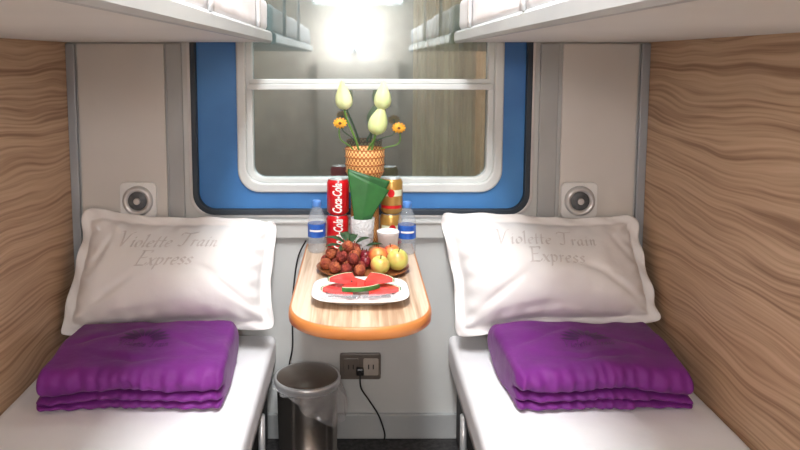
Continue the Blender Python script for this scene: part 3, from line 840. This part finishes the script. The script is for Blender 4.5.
def leaf(p,ang,L,wd,up,lbl):
    V=[];F=[];n=10; d=Vector((math.cos(ang),math.sin(ang),0)); s=Vector((-math.sin(ang),math.cos(ang),0))
    for i in range(n+1):
        tt=i/n; w_=wd*math.sin(math.pi*tt**.8)**.9+.0004; z=up*math.sin(tt*2.1)
        for q,zz in ((-1,.004),(-.5,.001),(0,0),(.5,.001),(1,.004)):
            V.append(Vector(p)+d*L*tt+s*w_*q+Vector((0,0,z+zz*math.sin(math.pi*tt))))
    for i in range(n):
        for q in range(4): F.append((i*5+q,i*5+q+1,(i+1)*5+q+1,(i+1)*5+q))
    o=mesh('fruit_leaf',V,F,'dleaf'); md=o.modifiers.new('s','SOLIDIFY'); md.thickness=.0006
    info(center_mesh(o),lbl,'leaf',group='leaves on the fruit')
for p,a,L,wd,up in [((tcx-.05,tcy+.030,base+.064),2.9,.065,.014,.014),((tcx-.045,tcy+.035,base+.066),1.9,.05,.014,.020),((tcx-.02,tcy+.040,base+.062),.4,.05,.012,.010),((tcx-.06,tcy+.01,base+.064),3.7,.055,.012,.004),((tcx-.035,tcy+.045,base+.062),1.2,.045,.012,.016),((tcx-.05,tcy+.0,base+.066),4.4,.045,.011,-.004),((tcx+.010,tcy+.045,base+.052),.1,.05,.011,.004)]:
    leaf(p,a,L,wd,up,'narrow dark green lychee leaf on the fruit')

# ------------------------------------------------------------ plate with watermelon
pc=(.006,1.735,TZ+E)
o=loft('serving_plate',[(.075,.058,0),(.082,.064,.002),(.100,.080,.012),(.122,.100,.021),(.1235,.1015,.0225),(.121,.099,.0235),(.098,.078,.0145),(.080,.062,.006),(.04,.03,.005)],pc,'plate',None,3.8,72)
info(center_mesh(o),'white rounded-rectangular porcelain plate on the table','plate')
def slice_(c,rotz,tilt,ang=52,R=.085,th=.016,lbl=''):
    t=thing('watermelon_slice',c,lbl,'watermelon',group='watermelon slices on the plate')
    n=12
    def sector(name,r0,r1,m_):
        V=[];F=[]
        for z in (0,th):
            for i in range(n+1):
                a=math.radians(-ang/2+ang*i/n)
                for r in (r0,r1): V.append((c[0]+r*math.cos(a)-R*.62,c[1]+r*math.sin(a),c[2]+z))
        K=2*(n+1)
        for b_ in (0,K):
            for i in range(n): F.append((b_+2*i,b_+2*i+1,b_+2*i+3,b_+2*i+2))
        for i in range(n): F+=[(2*i,2*i+2,K+2*i+2,K+2*i),(2*i+1,2*i+3,K+2*i+3,K+2*i+1)]
        F+=[(0,1,K+1,K),(2*n,2*n+1,K+2*n+1,K+2*n)]
        o=mesh(name,V,F,m_,t,False); bevel(o,.0012,2); return o
    sector('flesh',.004,R*.92,'flesh'); sector('white_rind',R*.921,R*.955,'rindw'); sector('green_rind',R*.956,R*.985,'rind')
    t.rotation_euler=(tilt[0],tilt[1],rotz)
z=pc[2]+.0135
slice_((pc[0]-.048,pc[1]+.012,z),math.radians(118),(0,.0),62,.098,.011,'flat red watermelon wedge with its rind toward the fruit')
slice_((pc[0]+.050,pc[1]+.012,z),math.radians(62),(0,.0),62,.098,.011,'flat red watermelon wedge beside the other slice')
slice_((pc[0]-.004,pc[1]+.002,z+.0115),math.radians(-74),(0,.0),66,.094,.011,'broad red watermelon wedge lying across two slices')
slice_((pc[0]+.044,pc[1]+.022,z+.0230),math.radians(48),(0,.0),56,.086,.011,'red watermelon wedge on top of the pile')
slice_((pc[0]-.040,pc[1]+.022,z+.0230),math.radians(128),(0,.0),56,.086,.011,'red watermelon wedge overlapping its neighbour')
for k,(dx,dy,lbl) in enumerate(((-.050,-.072,'plastic-wrapped fork laid on the plate rim'),(.044,-.072,'plastic-wrapped fork beside the watermelon'))):
    f=thing('wrapped_fork',(pc[0]+dx*.9,pc[1]+dy,pc[2]+.024),lbl,'fork',group='wrapped forks')
    x,y,zz=f.location
    pts=[(-.035,-.003),(-.01,-.0025),(.01,-.004),(.018,-.008),(.035,-.008),(.035,-.0045),(.024,-.0045),(.024,-.002),(.035,-.002),(.035,.002),(.024,.002),(.024,.0045),(.035,.0045),(.035,.008),(.018,.008),(.010,.004),(-.01,.0025),(-.035,.003)]
    V=[(x+a,y+b,zz+.002) for a,b in pts]+[(x+a,y+b,zz+.0035) for a,b in pts]; n=len(pts)
    F=[tuple(range(n)),tuple(range(n,2*n))]+[(i,(i+1)%n,n+(i+1)%n,n+i) for i in range(n)]
    mesh('fork',V,F,'blackm',f,False)
    rbox('wrapper',[((x,y,zz+.003),(.042,.012,.004),.0035)],'film',f,None,.006)
    f.rotation_euler=(0,0,.12 if k else -.12)

# ------------------------------------------------------------ socket, cables
t=thing('wall_socket',(.008,BW-.01,.211),'grey-brown double electrical socket plate on the pale wall','socket')
slab('plate',rr_pts(-.062,.211,.078,.303,.008),BW-.012,BW,'sock',t,.003)
for sx in (-.024,.044):
    slab('outlet',rr_pts(sx-.026,.227,sx+.026,.287,.006),BW-.016,BW-.0121,'sockw' if sx>0 else 'sock',t,.0015)
    boxes('slot',[(sx-.010,BW-.0175,.250,sx-.006,BW-.0155,.266),(sx+.006,BW-.0175,.250,sx+.010,BW-.0155,.266)],'black',t,0)
t=thing('power_cable',(.09,BW-.02,.10),'thin black power cable with plug in the wall socket','cable')
boxes('plug',[(-.006,BW-.040,.236,.020,BW-.018,.260)],'black',t,.004)
tube('cord',[(.007,BW-.040,.245),(.010,BW-.05,.20),(.035,BW-.03,.15),(.070,BW-.024,.09),(.09,BW-.024,.03),(.09,BW-.03,.005)],.0028,'black',t)
t=tube('hanging_cable',[(-.172,BW-.030,.700),(-.20,BW-.012,.64),(-.215,BW-.008,.55),(-.222,BW-.010,.45),(-.222,BW-.012,.33),(-.235,BW-.012,.25),(-.24,BW-.012,.10)],.0028,'black')
info(center_mesh(t),'thin black cable hanging beside the table','cable')

# ------------------------------------------------------------ bin
c=(-.163,2.165,.0005)
t=thing('pedal_bin',c,'small steel pedal bin with plastic liner under the table','bin')
lathe('bin_body',[(.090,.0),(.096,.003),(.098,.012),(.094,.014),(.098,.25),(.099,.262),(.097,.268)],c,'chrome',t,48)
lathe('base_ring',[(.0965,.0),(.102,.002),(.102,.014),(.0975,.017)],c,'black',t,48,cap=False)
lathe('lid',[(.100,.276),(.098,.284),(.090,.287),(.075,.293),(.045,.299),(.0001,.301)],c,'binlid',t,48)
lathe('lid_rim',[(.0985,.256),(.104,.257),(.1065,.266),(.1075,.275),(.105,.282),(.100,.284),(.099,.280)],c,'alum',t,48,cap=False)
tube('pedal',[(c[0]-.02,c[1]-.095,.012),(c[0]-.02,c[1]-.125,.014),(c[0]+.02,c[1]-.125,.014),(c[0]+.02,c[1]-.095,.012)],.006,'black',t)
V=[];F=[];n=160;m_=14
for j in range(m_+1):
    tt=j/m_
    for i in range(n):
        a=2*math.pi*i/n
        g=max(0,math.cos(a+.5))
        L=.008+.105*g**1.6+.006*math.sin(a*3)
        r=.1045+.010*tt**.7*(1+g*1.6)+.003*tt*math.sin(a*11)+.004*tt*math.sin(a*17+tt*9)
        z=.2655-L*tt+.004*math.sin(a*9)*tt
        V.append((c[0]+r*math.cos(a),c[1]+min(r*math.sin(a),.119),z))
for j in range(m_):
    for i in range(n): F.append((j*n+i,j*n+(i+1)%n,(j+1)*n+(i+1)%n,(j+1)*n+i))
mesh('bin_liner',V,F,'bag',t)

# ------------------------------------------------------------ lamps of the compartment
t=thing('ceiling_lamp',(0,.9,H-.03),'long white ceiling lamp in the aisle','lamp')
boxes('lamp_housing',[(-.16,.3,H-.03,.16,1.7,H)],'whitef',t)
boxes('diffuser',[(-.13,.35,H-.045,.13,1.65,H-.0305)],'tube',t)
t=thing('corridor_lamp',(-.03,YF,1.38),'round white globe lamp on the corridor wall','lamp')
lathe('globe',[(max(.0001,.065*math.sin(math.pi*i/16)),.065-.065*math.cos(math.pi*i/16)) for i in range(17)],(-.03,YF+.14,1.42),'globe',t,32)
boxes('wall_mount',[(-.06,YF,1.36,0,YF+.012,1.41)],'alum',t)
tube('lamp_arm',[(-.03,YF+.01,1.385),(-.03,YF+.14,1.385),(-.03,YF+.14,1.42)],.01,'alum',t,smooth_path=False)
t=thing('tube_lamp',(0,YF+.001,1.745),'horizontal fluorescent tube lamp above the door','lamp')
boxes('lamp_housing',[(-.36,YF,1.745,.36,YF+.03,1.815)],'whitef',t)
tube('lamp_tube',[(-.34,YF+.045,1.785),(.34,YF+.045,1.785)],.014,'tube2',t,12,2,False)

def area(loc,rot,sx,sy,e,col=(.98,.99,1)):
    L=bpy.data.lights.new('area','AREA'); L.shape='RECTANGLE'; L.size=sx; L.size_y=sy; L.energy=e; L.color=col
    o=bpy.data.objects.new('area_light',L); o.location=loc; o.rotation_euler=rot; COL.objects.link(o); return o
area((0,.9,H-.05),(0,0,0),.25,1.2,40)
area((0,BW+.5,2.2),(math.radians(20),0,0),1.2,.3,30,(.95,1,.98))

wd=bpy.data.worlds.new('w'); sc.world=wd; wd.use_nodes=True
wd.node_tree.nodes['Background'].inputs[0].default_value=(.5,.52,.55,1); wd.node_tree.nodes['Background'].inputs[1].default_value=.3

cam=bpy.data.cameras.new('cam'); cam.lens=31.5; cam.sensor_width=36; cam.shift_x=.0525; cam.shift_y=-.114; cam.clip_start=.02
co=bpy.data.objects.new('camera',cam); co.location=(0,0,1.29); co.rotation_euler=(math.radians(90-5.9),0,0); COL.objects.link(co); sc.camera=co
